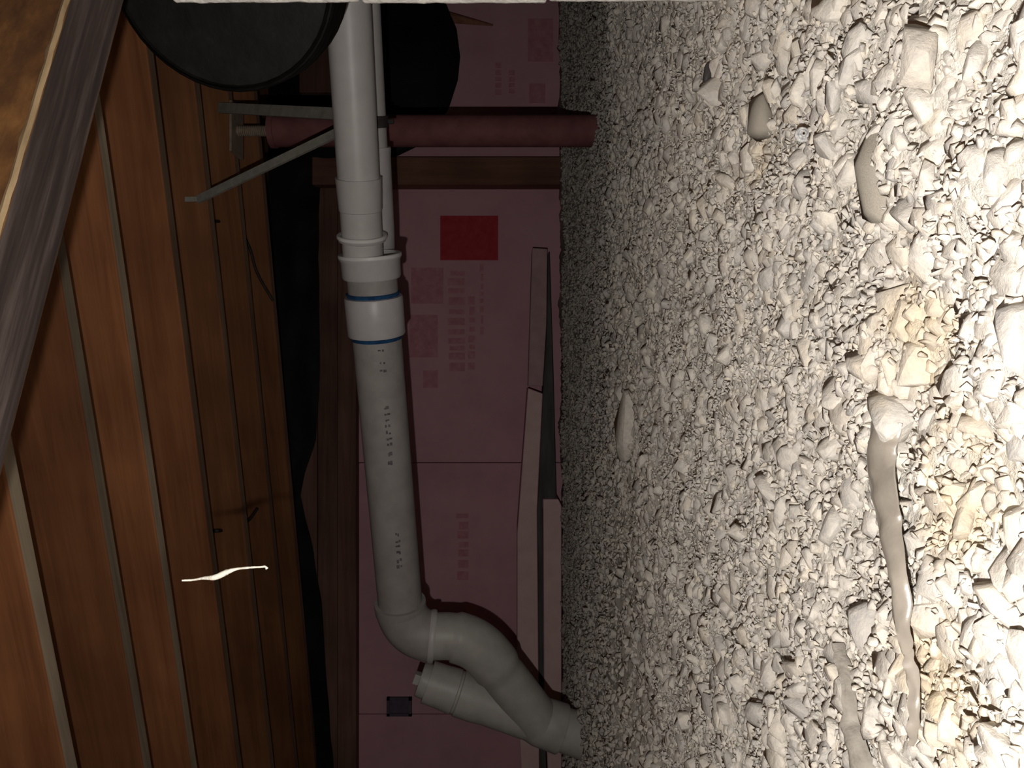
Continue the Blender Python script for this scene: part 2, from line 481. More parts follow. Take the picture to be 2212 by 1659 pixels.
# two rows of worn lettering too blurred to read, running along the board
for r0, r1, y0, y1 in ((966, 1004, 585, 800), (1010, 1026, 640, 790), (1036, 1045, 570, 722), (985, 1012, 1110, 1260)):
    y = y0; k = 0
    parts = []
    while y < y1:
        w = R.uniform(9, 19); h0 = r0 + R.uniform(0, 0.25) * (r1 - r0)
        a = P(r1, y + w, BF); b = P(h0, y, BF)
        parts.append(box_vf(a.x, b.x, BF, WY + 0.006, a.z, b.z)); y += w + R.uniform(4, 9)
    obj('worn_lettering', *join_vf(*parts), M['faint_print'], boards[2])
print_patch(3, 1140, 1195, 40, 132, M['faint_print'])
print_patch(3, 1143, 1178, 180, 222, M['faint_print'])
for r0, r1, y0, y1 in ((1070, 1083, 135, 198), (1099, 1112, 152, 196)):
    parts = []; y = y0
    while y < y1:
        w = R.uniform(6, 12); a = P(r1, y + w, BF); b = P(r0, y, BF)
        parts.append(box_vf(a.x, b.x, BF, WY + 0.006, a.z, b.z)); y += w + 4
    obj('worn_lettering', *join_vf(*parts), M['faint_print'], boards[3])
a = P(890, 1545, WY); b = P(836, 1505, WY)
v, f = join_vf(box_vf(a.x, b.x, WY - 0.016, WY + 0.01, a.z, a.z + 0.016), box_vf(a.x, b.x, WY - 0.016, WY + 0.01, b.z - 0.016, b.z),
               box_vf(a.x, a.x + 0.014, WY - 0.016, WY + 0.01, a.z, b.z), box_vf(b.x - 0.014, b.x, WY - 0.016, WY + 0.01, a.z, b.z),
               box_vf(a.x + 0.01, b.x - 0.01, WY - 0.006, WY + 0.01, a.z + 0.01, b.z - 0.01))
props(obj('outlet_box', v, f, M['dark_hole'], loc=(a.x, WY, a.z)), 'small dark square box set in the pink foam wall', 'box')
# sill boards stacked on top of the foam
for z0, z1, dy in ((1.070, 1.165, 0.0), (1.168, 1.268, 0.008), (1.271, 1.372, 0.002), (1.375, 1.50, 0.01)):
    v, f = box_vf(-3.3, 3.3, -0.06 + dy, 0.05, z0 - 1.1, z1 - 1.1)
    bevel(obj('sill_board', v, f, M['sill'], wall, loc=(0, WY, 1.1), rot=(0, 0, 0)), 0.003)
# upright stud on the wall, long axis turned to local X
a = P(1000, 401, 3.9); b = P(1000, 341, 3.9)
v, f = box_vf(0.0, 1.31, -0.05, 0.05, -(b.x - a.x) / 2, (b.x - a.x) / 2)
o = obj('stud', v, f, M['stud'], wall, loc=((a.x + b.x) / 2, 3.94 - 0.012, -0.03), rot=(0, -math.pi / 2, 0))
bevel(o, 0.004)

# ------------------------------------------------------------------ ceiling: subfloor and joists
JB = CZ + 1.0                      # height of the joists' undersides
jd = Vector((-0.957, 0.2875, 0)).normalized(); jn = Vector((0.2875, 0.957, 0)).normalized()
ceil = box('ceiling', -3.4, 3.4, -1.0, 4.2, JB + 0.255, JB + 0.28, M['subfloor'])
props(ceil, 'board subfloor overhead', kind='structure')
DIST = [0.55, 0.98, 1.40, 1.70, 1.95, 2.28, 2.59, 2.89, 3.18]
ang = math.atan2(jd.y, jd.x)
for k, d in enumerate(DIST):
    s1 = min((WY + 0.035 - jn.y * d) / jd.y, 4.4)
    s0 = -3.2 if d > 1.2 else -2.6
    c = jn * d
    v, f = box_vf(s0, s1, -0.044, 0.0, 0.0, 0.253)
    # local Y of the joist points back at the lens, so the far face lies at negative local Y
    o = obj('joist', v, f, [M['joist'] if d < 2.5 else M['joist_dim'], M['edge'] if d < 2.2 else M['edge_dim']], ceil, fmat=[1, 0, 0, 0, 0, 0], loc=(c.x, c.y, JB + R.uniform(-0.002, 0.002)), rot=(0, 0, ang))
    bm = bmesh.new(); bm.from_mesh(o.data)
    bmesh.ops.bevel(bm, geom=[e for e in bm.edges if all(abs(q.co.z) < 1e-4 for q in e.verts)], offset=0.004, segments=2, affect='EDGES', profile=0.5)
    bm.to_mesh(o.data); bm.free()


def on_joist(k, px, py, gap=0.0):
    """the place on the near face of joist k seen at a picture spot, gap metres in front of it"""
    dx = (1659.0 - py - CX) / F
    Y = (DIST[k] - gap) / (jn.x * dx + jn.y)
    return P(px, py, Y)


# small diagonal bridging sticks between the joists, and the cables on them
for (p0, p1) in ((on_joist(7, 548, 1388, 0.02), on_joist(7, 503, 1440, 0.02)), (on_joist(7, 508, 1596, 0.02), on_joist(6, 470, 1648, -0.06))):
    d, u, w = frame(p1 - p0)
    v, f = tube_vf([p0, p0.lerp(p1, 0.5), p1], 0.013, 4)
    obj('bridging_stick', v, f, M['edge'], ceil)

pts = [on_joist(7, 432, 486, 0.012), on_joist(7, 470, 478, 0.012), on_joist(8, 512, 488, 0.03), on_joist(8, 538, 532, 0.02), on_joist(8, 556, 590, 0.018), on_joist(8, 590, 650, 0.02)]
props(tube('cable', curve(pts), 0.006, M['cable'], n=8, loc=pts[0]), 'thin black cable looping across the far joists beside the white pipe', 'cable')
pts = [on_joist(6, 455, 1147, 0.012), on_joist(6, 476, 1146, 0.012), on_joist(7, 505, 1140, 0.016), on_joist(7, 535, 1125, 0.012), on_joist(7, 556, 1098, 0.012)]
props(tube('cable', curve(pts), 0.007, M['cable'], n=8, loc=pts[0]), 'short black cable hanging between two joists above the pipe elbow', 'cable')

# ------------------------------------------------------------------ near timber beam on a block pier
bb = Vector((0.926, 0.378, 0)).normalized(); bn = Vector((-0.378, 0.926, 0)).normalized()
bz0 = 0.72
beam = thing('timber_beam', 'old rust brown timber beam with grey weathered underside resting on the concrete block pier', 'beam', (0.3864, 0.773, bz0))
ba = math.atan2(bb.y, bb.x)
v, f = box_vf(-1.35, 1.1, 0.004, 0.0893, 0.0, 0.27)
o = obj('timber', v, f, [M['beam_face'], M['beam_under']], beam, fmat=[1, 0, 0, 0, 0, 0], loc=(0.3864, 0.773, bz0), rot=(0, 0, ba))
bm = bmesh.new(); bm.from_mesh(o.data)
bmesh.ops.bevel(bm, geom=[e for e in bm.edges if all(abs(q.co.z) < 1e-4 for q in e.verts)], offset=0.004, segments=2, affect='EDGES', profile=0.5)
bm.to_mesh(o.data); bm.free()
# ragged splintered arris along the lower front edge
rows = [[], [], []]
for i in range(161):
    s = -1.35 + 2.45 * i / 160
    j = mnoise.noise(Vector((s * 40, 0, 0))) * 0.0022; h = 0.0045 + mnoise.noise(Vector((s * 55, 3, 0))) * 0.003
    rows[0].append((s, 0.005 + j, -0.0012)); rows[1].append((s, 0.0 + j * 0.6, 0.0005)); rows[2].append((s, 0.0025 + j * 0.5, max(0.004, h)))
V = [p for r in rows for p in r]; nC = 161
Fc = [(i * nC + j, i * nC + j + 1, (i + 1) * nC + j + 1, (i + 1) * nC + j) for i in range(2) for j in range(nC - 1)]
obj('splintered_edge', V, Fc, M['beam_arris'], beam, smooth=60, loc=(0.3864, 0.773, bz0), rot=(0, 0, ba))

pc = Vector((0.503, 1.02, 0))                       # its back left corner
pier = thing('block_pier', 'pale concrete block pier standing on the gravel under the timber beam', 'pier', tuple(pc + bb * 0.16 - bn * 0.1 + Vector((0, 0, -0.02))))
for z0, z1, off in ((-0.05, 0.2225, 0.003), (0.2235, 0.47, 0.0), (0.471, 0.7185, 0.0012)):
    v, f = box_vf(off, 0.32, -0.19, 0.0, z0, z1)
    v = [tuple(pc + bb * q[0] + bn * q[1] + Vector((0, 0, q[2]))) for q in v]
    o = obj('concrete_block', v, f, M['block'], pier)
    bm = bmesh.new(); bm.from_mesh(o.data)
    bmesh.ops.bevel(bm, geom=list(bm.edges), offset=0.005, segments=2, affect='EDGES', profile=0.5)
    bmesh.ops.subdivide_edges(bm, edges=[e for e in bm.edges if e.calc_length() > 0.05], cuts=14, use_grid_fill=True)
    for q in bm.verts:
        q.co += Vector([mnoise.noise(q.co * 70 + Vector((z0 * 9 + c * 5, c, 0))) for c in range(3)]) * 0.0016
    for fc in bm.faces: fc.smooth = True
    bm.to_mesh(o.data); bm.free()

# ------------------------------------------------------------------ drain pipe run
RM = 0.0725                                            # main pipe radius
E0 = P(866, 1322, 2.55)                                # main run ends in the elbow here
C0 = P(811, 690, 2.26)
md = (C0 - E0).normalized()                            # along the main run, towards the right
C0 = E0 + md * (C0 - E0).length
run = thing('drain_pipe', 'white plastic drain pipe run with couplings, elbow and capped cleanout wye going into the gravel', 'pipe', P(1262, 1592, 2.66))


def along(py):
    """distance along the main run, from the elbow end, of the picture row py"""
    k = (1659.0 - py - CX) / F
    return (k * E0.y - E0.x) / (md.x - k * md.y)


s_c0, s_c1 = along(722), along(640)                    # coupling
s_h0, s_h1 = along(600), along(548)                    # wye hub
lathe('main_pipe', E0 - md * 0.03, md, [(0, RM), (s_h1 + 0.03 - 0.02, RM)], M['pvc_grey'], run)
cp = lathe('coupling', E0 + md * s_c0, md, [(0, RM), (0, RM + 0.0105), (0.004, RM + 0.0125), (s_c1 - s_c0 - 0.004, RM + 0.0125), (s_c1 - s_c0, RM + 0.0105), (s_c1 - s_c0, RM)], M['pvc_fit'], run)
for t0 in (-0.013, s_c1 - s_c0 + 0.001):
    o = lathe('cement_ring', E0 + md * (s_c0 + t0), md, [(0, RM), (0.0, RM + 0.002), (0.010, RM + 0.0065), (0.012, RM + 0.002), (0.012, RM)], M['primer'], cp)
    o['label'] = 'ring of blue pipe cement'
# print on the main pipe: a broken line of small dark marks on the side that faces the lens
def pipe_mark(s, ln, wd, lift, off=0.0):
    c = E0 + md * s
    d, u, w = frame(md)
    tol = (Vector((0, 0, CZ)) - c); tol -= d * tol.dot(d); tol.normalize()
    side = d.cross(tol).normalized()
    V, Fc = [], []
    for i in range(4):
        a_ = off + (i / 3 - 0.5) * wd / RM
        n_ = tol * math.cos(a_) + side * math.sin(a_)
        for t in (-ln / 2, ln / 2):
            V.append(c + d * t + n_ * (RM - 0.0005)); V.append(c + d * t + n_ * (RM + lift))
    for i in range(3):
        b0, b1 = i * 4, (i + 1) * 4
        Fc += [(b0 + 1, b0 + 3, b1 + 3, b1 + 1), (b0, b1, b1 + 2, b0 + 2), (b0, b0 + 1, b1 + 1, b1), (b0 + 2, b1 + 2, b1 + 3, b0 + 3)]
    Fc += [(0, 2, 3, 1), (12, 13, 15, 14)]
    return V, Fc
for y0, y1 in ((742, 756), (768, 786), (862, 990), (1128, 1206)):
    y = y0; marks = []
    while y < y1:
        w_ = R.uniform(5, 12)
        s_ = along(y + w_ / 2); ln = abs(along(y) - along(y + w_))
        for q in range(2):
            marks.append(pipe_mark(s_ + R.uniform(-.2, .2) * ln, ln * R.uniform(0.35, 0.8), R.uniform(0.004, 0.010), 0.0004, 0.12 + (q - 0.5) * 0.11 + R.uniform(-0.03, 0.03)))
        y += w_ + R.uniform(3, 9)
    o = obj('printed_line', *join_vf(*marks), M['ink'], run); o['kind'] = 'stuff'; o['label'] = 'broken line of small dark print, too blurred to read'

# wye where the two upper pipes join the main run
H1 = E0 + md * s_h1
fa = P(782, 512, 2.16); fb = P(752, 8, 1.92)          # upper (front) pipe
fd = (fb - fa).normalized(); RFp = 0.057
ra = P(806, 515, 2.34); rb = P(777, 20, 2.11)         # lower (rear) pipe
rd = (rb - ra).normalized()
hubL = s_h1 - s_h0
wye = lathe('wye_hub', E0 + md * s_h0, md, [(0, RM), (0, RM + 0.009), (0.006, RM + 0.012), (hubL - 0.02, RM + 0.0125), (hubL - 0.012, RM + 0.0165), (hubL, RM + 0.0165), (hubL, RM + 0.004), (hubL - 0.03, RM - 0.004), (hubL - 0.03, 0.01)], M['pvc_fit'], run)
fbr = lathe('front_branch', fa - fd * 0.065, fd, [(0, 0.03), (0.01, 0.048), (0.05, 0.052), (0.055, RFp + 0.0085), (0.062, RFp + 0.0115), (0.067, RFp + 0.0105), (0.067, RFp - 0.001)], M['pvc_fit'], run)
o = lathe('branch_lip', fa - fd * 0.004, fd, [(0, RFp + 0.004), (0, RFp + 0.0115), (0.003, RFp + 0.0135), (0.009, RFp + 0.0135), (0.011, RFp + 0.0115), (0.011, RFp + 0.004)], M['pvc_lip'], fbr, closed=True); o['label'] = 'bright white socket lip'
o = lathe('hub_lip', E0 + md * (s_h1 - 0.011), md, [(0, RM + 0.01), (0, RM + 0.0165), (0.003, RM + 0.0185), (0.010, RM + 0.0185), (0.012, RM + 0.0165), (0.012, RM + 0.006)], M['pvc_lip'], wye, closed=True); o['label'] = 'bright white socket lip'
lathe('rear_branch', ra - rd * 0.06, rd, [(0, 0.05), (0.03, RFp + 0.007), (0.09, RFp + 0.0085), (0.30, RFp + 0.0085), (0.322, RFp + 0.0105), (0.327, RFp + 0.0095), (0.327, RFp - 0.001)], M['pvc_fit'], run)
o = lathe('upper_pipe', fa - fd * 0.05, fd, [(0, RFp), (1.15, RFp)], M['pvc_white'], run); o['label'] = 'bright white upper pipe'
kf = (P(776, 455, 2.13) - fa).dot(fd); kg = (P(772, 384, 2.095) - fa).dot(fd)
lathe('pipe_coupling', fa + fd * kf, fd, [(0, RFp), (0.002, RFp + 0.0025), (kg - kf - 0.006, RFp + 0.0055), (kg - kf, RFp + 0.0065), (kg - kf, RFp)], M['pvc_white'], run)
lathe('lower_pipe', ra + rd * 0.2, rd, [(0, RFp), (1.0, RFp)], M['pvc_white'], run)

# elbow at the far end, turning down
path = []
q0 = E0 + md * 0.015
O1 = P(932, 1374, 2.56)                                # elbow outlet
od = (P(1000, 1376, 2.565) - P(925, 1371, 2.555)).normalized()
corner = P(880, 1368, 2.56)
for i in range(13):
    t = i / 12
    path.append(q0 * (1 - t) ** 2 + corner * (2 * t * (1 - t)) + O1 * t ** 2)
V, Fc = tube_vf(path, [RM + 0.010] * 13, 36)
elb = obj('elbow', V, Fc, M['pvc_grey'], run, smooth=40)
lathe('elbow_socket', q0 - md * 0.012, md, [(0, RM), (0.0, RM + 0.0105), (0.03, RM + 0.013), (0.036, RM + 0.012), (0.036, RM)], M['pvc_grey'], elb)
o = lathe('elbow_lip', O1 - od * 0.008, od, [(0, RM), (0, RM + 0.012), (0.006, RM + 0.0145), (0.016, RM + 0.0145), (0.02, RM + 0.012), (0.02, RM)], M['pvc_white'], elb); o['label'] = 'paler raised lip of the elbow'
# 45 degree bend and the slanting leg into the cleanout wye
J = P(1158, 1549, 2.645)
leg = curve([O1, P(985, 1376, 2.565), P(1040, 1402, 2.58), P(1095, 1467, 2.61), J + (J - P(1095, 1467, 2.61)) * 0.12], 8)
V, Fc = tube_vf(leg, [RM + 0.004 if i < 8 else RM + (0.011 if i < 22 else 0.003) for i in range(len(leg))], 36)
obj('bend', V, Fc, M['pvc_cream'], run, smooth=40)
# cleanout wye, straight run from plug to ground
K0 = P(905, 1466, 2.655); K1 = P(1263, 1592, 2.66)
kd = (K1 - K0).normalized(); kl = (K1 - K0).length
px2m = kl / 379.0
wy = lathe('cleanout_wye', K0, kd, [(60 * px2m, RM - 0.01), (60 * px2m, RM + 0.002), (84 * px2m, RM + 0.004), (86 * px2m, RM), (90 * px2m, RM), (92 * px2m, RM + 0.006), (130 * px2m, RM + 0.006), (150 * px2m, RM + 0.002), (255 * px2m, RM + 0.002), (275 * px2m, RM + 0.010), (325 * px2m, RM + 0.0125), (328 * px2m, RM + 0.010), (328 * px2m, RM)], M['pvc_cream'], run)
lathe('cleanout_adapter', K0, kd, [(20 * px2m, RM - 0.012), (20 * px2m, RM), (60 * px2m, RM + 0.001), (60 * px2m, RM - 0.01)], M['pvc_cream'], run)
pl = lathe('cleanout_plug', K0, kd, [(2 * px2m, 0.0), (2 * px2m, RM - 0.016), (8 * px2m, RM - 0.013), (20 * px2m, RM - 0.013), (20 * px2m, 0.0)], M['pvc_cream'], run)
d_, u_, w_ = frame(kd)
v, f = box_vf(-0.017, 0.017, -0.017, 0.017, 0, 0.02)
obj('square_nut', [K0 + kd * (2 * px2m - q[2]) + u_ * q[0] + w_ * q[1] for q in v], f, M['pvc_cream'], pl)
lathe('ground_pipe', K0, kd, [(320 * px2m, RM + 0.002), (kl + 0.16, RM + 0.002)], M['pvc_cream'], run)

# hangers: iron clamp round the lower pipe, two straps up to the joists
ck = P(800, 262, 2.22)
ck = ra + rd * (ck - ra).dot(rd)
hang = thing('pipe_hanger', 'two grey straps and a dark iron clamp hanging the lower pipe from the joists', 'hanger', ck)
lathe('clamp', ck - rd * 0.016, rd, [(0, RFp + 0.0005), (0, RFp + 0.007), (0.032, RFp + 0.007), (0.032, RFp + 0.0005)], M['clamp'], hang, closed=True)
lathe('clamp_bolt', ck + Vector((0, -0.0, -RFp - 0.022)), (0, 0, 1), [(0, 0.008), (0.02, 0.008)], M['clamp'], hang, n=10)
t1 = on_joist(7, 474, 233, 0.007)
a1 = ck + Vector((0.03, 0.03, RFp + 0.006))


def strap(name, p, q, wd, th, m, parent):
    d, u, w = frame(q - p)
    ax = Vector((1, 0, 0)); ax = (ax - d * ax.dot(d)).normalized(); ay = d.cross(ax)
    V = []
    for c in (p, q):
        for sx, sy in ((-1, -1), (1, -1), (1, 1), (-1, 1)):
            V.append(c + ax * (sx * wd / 2) + ay * (sy * th / 2))
    return obj(name, V, [(0, 1, 2, 3), (7, 6, 5, 4), (0, 4, 5, 1), (1, 5, 6, 2), (2, 6, 7, 3), (3, 7, 4, 0)], m, parent)


strap('strap', t1, a1, 0.034, 0.012, M['galv'], hang)
t2 = on_joist(6, 428, 431, 0.006)
a2 = ck + Vector((-0.02, 0.01, RFp + 0.008))
strap('strap', t2, a2, 0.026, 0.010, M['galv'], hang)
c0 = on_joist(6, 400, 431, 0.004); c1 = on_joist(6, 441, 430, 0.004)
strap('strap_clip', c0, c1, 0.016, 0.006, M['galv'], hang)

# ------------------------------------------------------------------ steel jack post
jx, jy = 0.912, 2.77
post = thing('jack_post', 'red brown adjustable steel jack post with screw rod standing behind the white pipe', 'post', (jx, jy, -0.05))
lathe('tube', (jx, jy, -0.05), (0, 0, 1), [(0, 0.056), (1.18, 0.056)], M['red_post'], post, n=36)
lathe('collar', (jx, jy, 1.12), (0, 0, 1), [(0, 0.05), (0, 0.0605), (0.02, 0.0605), (0.02, 0.02)], M['red_post'], post, n=36)
prof = []
for i in range(18):
    prof += [(i * 0.007, 0.0165), (i * 0.007 + 0.0035, 0.0195)]
lathe('screw_rod', (jx, jy, 1.133), (0, 0, 1), prof + [(0.128, 0.0165)], M['rod'], post, n=20, smooth=20)
box('head_plate', jx - 0.09, jx + 0.09, jy - 0.06, jy + 0.06, 1.259, 1.2675, M['rod'], post, 0.001)
box('base_plate', jx - 0.078, jx + 0.078, jy - 0.07, jy + 0.07, -0.056, -0.044, M['red_post'], post, 0.002)

# ------------------------------------------------------------------ black ducting and black sheet for the dark gap along the wall top
rc = P(470, -60, 1.26); ray = Vector((rc.x, rc.y, 0)).normalized()
rA = 247.0 / F * 1.26
dpath = [rc, rc + ray * 0.05, rc + ray * 0.10]
up = Vector((0.55, 0.0, 0.835)).normalized(); cen = rc + ray * 0.10 + up * 0.24
for i in range(1, 13):
    a_ = math.pi / 2 * i / 12
    dpath.append(cen + ray * (0.24 * math.sin(a_)) - up * (0.24 * math.cos(a_)))
dpath.append(dpath[-1] + up * 0.16)
fine = []
for i in range(len(dpath) - 1):
    n_ = max(2, int((dpath[i + 1] - dpath[i]).length / 0.009))
    fine += [dpath[i].lerp(dpath[i + 1], k / n_) for k in range(n_)]
fine.append(dpath[-1])
V, Fc = tube_vf(fine, [rA - 0.004 + 0.0045 * (1 if (i // 2) % 2 else -1) for i in range(len(fine))], 44, cap=False)
duct = thing('flexible_duct', 'fat black corrugated duct hanging under the joists beside the block pier', 'duct', dpath[-1])
obj('duct_hose', V, Fc, M['duct'], duct, smooth=50)
# the open end is closed by ridged concentric folds
prof = []
for i in range(15):
    r_ = rA - 0.002 - i * 0.0125
    prof += [(0.004 + 0.004 * i, r_), (0.004 + 0.004 * i + (0.010 if i % 2 else -0.004), r_ - 0.006)]
prof = [(t, max(r_, 0.001)) for t, r_ in prof]
lathe('folded_end', rc + ray * 0.012, ray, prof, M['duct'], duct, n=44, smooth=30)

# black sheet put in as the dark gap: lower edge as it droops, deep bag at the right, thin towards the left
low = [(-60, 726), (60, 715), (359, 694), (470, 676), (545, 660), (589, 648), (640, 660), (709, 682), (800, 689), (860, 690), (1000, 690), (1100, 688), (1255, 690), (1292, 706), (1312, 845), (1345, 915), (1419, 970), (1480, 990), (1529, 995), (1590, 987), (1640, 966), (1700, 930), (1760, 880)]
us = np.array([a for a, b in low], float); vv_ = np.array([b for a, b in low], float)
grid = []
NCOL = 150
ucol = np.linspace(-60, 1760, NCOL)
vlow = np.interp(ucol, us, vv_)
for i in range(15):
    t = i / 14
    row = []
    for j, u in enumerate(ucol):
        Yb = 3.925
        bag = max(0.0, 1 - ((u - 1529) / 230.0) ** 2) if u > 1299 else 0.0
        x = (u - CX) / F * Yb
        zl = CZ + (CY - vlow[j]) / F * Yb
        z = 1.515 + (zl - 1.515) * t
        fold = 0.008 * math.sin(u * 0.045 + 2 * math.sin(u * 0.011)) * t + 0.01 * mnoise.noise(Vector((u * 0.01, t * 3, 0)))
        y = Yb + fold - 0.12 * math.sqrt(bag) * math.sin(math.pi * min(1, t * 0.92)) ** 0.8
        row.append((x, min(y, 3.932), z))
    grid.append(row)
props(sheet('dark_gap_sheet', grid, (0, 0.003, 0), M['black'], loc=(0, 3.93, 1.5)), 'black shade sheet put in for the dark gap along the top of the pink wall, with a deep bag', 'film')
a = P(742, 205, 3.78); b = P(650, 100, 3.78)
v, f = box_vf(a.x, b.x, 3.745, 3.785, a.z, b.z)
o = obj('board_offcut', v, f, M['sill'], loc=(a.x, 3.78, a.z)); bevel(o, 0.004)
props(o, 'short brown board caught on the black sheet behind the white pipe', 'board')
# torn brown paper flap on the foam beside the pier
rows = []
for i in range(7):
    t = i / 6
    row = []
    for j in range(9):
        s = j / 8
        px = 950 + 115 * s; py = 16 + 34 * s + (t * (30 - 26 * s))
        p = P(px, py, 3.985); p.y = 3.996 - 0.035 * math.sin(math.pi * t) * (1 - s)
        row.append(p)
    rows.append(row)
props(sheet('paper_flap', rows, (0, 0.002, 0), M['kraft'], loc=P(1000, 40, 3.99)), 'torn brown paper flap on the pink wall beside the black bag', 'paper')

# ------------------------------------------------------------------ foam offcuts and a dark strip for their shadow gap at the foot of the wall
def slab(name, poly, y0, y1, m, label, cat, group=None, em=None):
    n = len(poly)
    V = [(x, y0, z) for x, z in poly] + [(x, y1, z) for x, z in poly]
    Fc = [tuple(range(n)), tuple(range(n, 2 * n))[::-1]] + [(i, (i + 1) % n, (i + 1) % n + n, i + n) for i in range(n)]
    o = obj(name, V, Fc, [m, em or m], loc=(poly[0][0], y0, poly[0][1]), fmat=[1] + [0] * (n + 1))
    bevel(o, 0.003)
    return props(o, label, cat, group)


YF = 3.70
g0 = lambda px, py: ((P(px, py, YF).x), P(px, py, YF).z)
slab('foam_offcut', [g0(1213, 1800), g0(1213, 1092), g0(1206, 1078), g0(1173, 1078), g0(1175, 1500), g0(1190, 1800)], YF, YF + 0.24, M['foam'], 'lower pink foam offcut lying on the gravel at the wall foot', 'foam board', None, M['foam_edge'])
slab('foam_offcut', [g0(1166, 1800), g0(1160, 1100), g0(1172, 850), g0(1140, 838), g0(1117, 1150), g0(1117, 1480), g0(1132, 1800)], YF - 0.02, YF + 0.25, M['foam'], 'upper pink foam offcut laid over the dark shadow strip at the wall foot', 'foam board', None, M['foam_edge'])
slab('batten', [g0(1173, 834), g0(1181, 700), g0(1183, 535), g0(1150, 533), g0(1141, 834)], YF + 0.03, YF + 0.2, M['batten'], 'pinkish brown batten beyond the end of the upper foam offcut', 'batten')
slab('gap_shadow', [g0(1182, 1800), g0(1172, 1100), g0(1202, 1074), g0(1199, 960), g0(1195, 800), g0(1190, 640), g0(1187, 545), g0(1184, 545), g0(1182, 700), g0(1173, 850), g0(1161, 1100), g0(1167, 1800)], YF + 0.012, YF + 0.2, M['gap_dark'], 'long dark tapering strip standing for the shadow gap between the pink foam offcuts', 'timber')  # shadow gap beneath the upper offcut, built as a dark solid

# ------------------------------------------------------------------ gravel
def hull_mesh(seed, npts, el, blocky):
    rr = random.Random(seed)
    bm = bmesh.new()
    for _ in range(npts):
        v = Vector((rr.gauss(0, 1), rr.gauss(0, 1), rr.gauss(0, 1))).normalized()
        v = Vector([math.copysign(abs(c) ** blocky, c) for c in v]) * rr.uniform(0.8, 1.0)
        bm.verts.new((v.x * el[0], v.y * el[1], v.z * el[2]))
    r_ = bmesh.ops.convex_hull(bm, input=bm.verts)
    dead = [g for g in r_['geom_interior'] if isinstance(g, bmesh.types.BMVert)]
    bmesh.ops.delete(bm, geom=dead, context='VERTS')
    bmesh.ops.delete(bm, geom=[v for v in bm.verts if not v.link_faces], context='VERTS')
    bmesh.ops.triangulate(bm, faces=bm.faces)
    bmesh.ops.recalc_face_normals(bm, faces=bm.faces)
    bm.verts.index_update()
    V = np.array([v.co[:] for v in bm.verts]); T = np.array([[v.index for v in f.verts] for f in bm.faces])
    me = bpy.data.meshes.new('stone'); bm.to_mesh(me); bm.free()
    for p in me.polygons: p.use_smooth = True
    me.materials.append(M['stone'])
    return V, T, me


BIG = [hull_mesh(100 + i, R.randint(17, 24), (1.0, R.uniform(0.55, 0.9), R.uniform(0.34, 0.6)), R.uniform(0.5, 0.9)) for i in range(18)]
SML = [hull_mesh(300 + i, R.randint(9, 12), (1.0, R.uniform(0.6, 0.9), R.uniform(0.45, 0.7)), 0.8) for i in range(10)]


def rots(n, flat):
    """random turn about the vertical after a tilt of up to `flat` radians"""
    a = NR.uniform(0, 2 * np.pi, n); tx = NR.normal(0, flat, n); ty = NR.normal(0, flat, n)
    ca, sa = np.cos(a), np.sin(a); cx, sx = np.cos(tx), np.sin(tx); cy, sy = np.cos(ty), np.sin(ty)
    Z = np.zeros(n); O = np.ones(n)
    Rz = np.stack([np.stack([ca, -sa, Z], -1), np.stack([sa, ca, Z], -1), np.stack([Z, Z, O], -1)], -2)
    Rx = np.stack([np.stack([O, Z, Z], -1), np.stack([Z, cx, -sx], -1), np.stack([Z, sx, cx], -1)], -2)
    Ry = np.stack([np.stack([cy, Z, sy], -1), np.stack([Z, O, Z], -1), np.stack([-sy, Z, cy], -1)], -2)
    return Rx @ Ry @ Rz


def scatter(n, ylo, yhi, pad):
    """positions with even density over the visible wedge of ground"""
    Y = NR.uniform(ylo, yhi, n * 3); X = NR.uniform(-1, 1, n * 3) * (0.5 * yhi + pad)
    k = np.abs(X) < 0.5 * Y + pad
    return X[k][:n], Y[k][:n]


def joined(name, protos, X, Y, Z, S, Rm, m, parent):
    idx = NR.integers(0, len(protos), len(X))
    Vs, Ts, off = [], [], 0
    for k, (V, T, _) in enumerate(protos):
        sel = np.where(idx == k)[0]
        if not len(sel): continue
        W = np.einsum('nij,vj->nvi', Rm[sel], V) * S[sel][:, None, None] + np.stack([X[sel], Y[sel], Z[sel]], -1)[:, None, :]
        nv = len(V)
        Vs.append(W.reshape(-1, 3)); Ts.append((T[None] + (np.arange(len(sel)) * nv)[:, None, None] + off).reshape(-1, 3)); off += len(sel) * nv
    V = np.concatenate(Vs); T = np.concatenate(Ts)
    me = bpy.data.meshes.new(name)
    me.vertices.add(len(V)); me.vertices.foreach_set('co', V.ravel())
    me.loops.add(T.size); me.loops.foreach_set('vertex_index', T.ravel().astype(np.int32))
    me.polygons.add(len(T)); me.polygons.foreach_set('loop_start', np.arange(0, T.size, 3, dtype=np.int32))
    me.polygons.foreach_set('use_smooth', np.ones(len(T), bool))
    me.materials.append(m); me.update(); me.validate()
    o = bpy.data.objects.new(name, me); link(o, parent)
    return o


def blocked(X, Y):
    """ground taken by the pier"""
    a_ = (X - pc.x) * bb.x + (Y - pc.y) * bb.y; n_ = (X - pc.x) * bn.x + (Y - pc.y) * bn.y
    return (a_ > -0.012) & (a_ < 0.335) & (n_ > -0.205) & (n_ < 0.012)


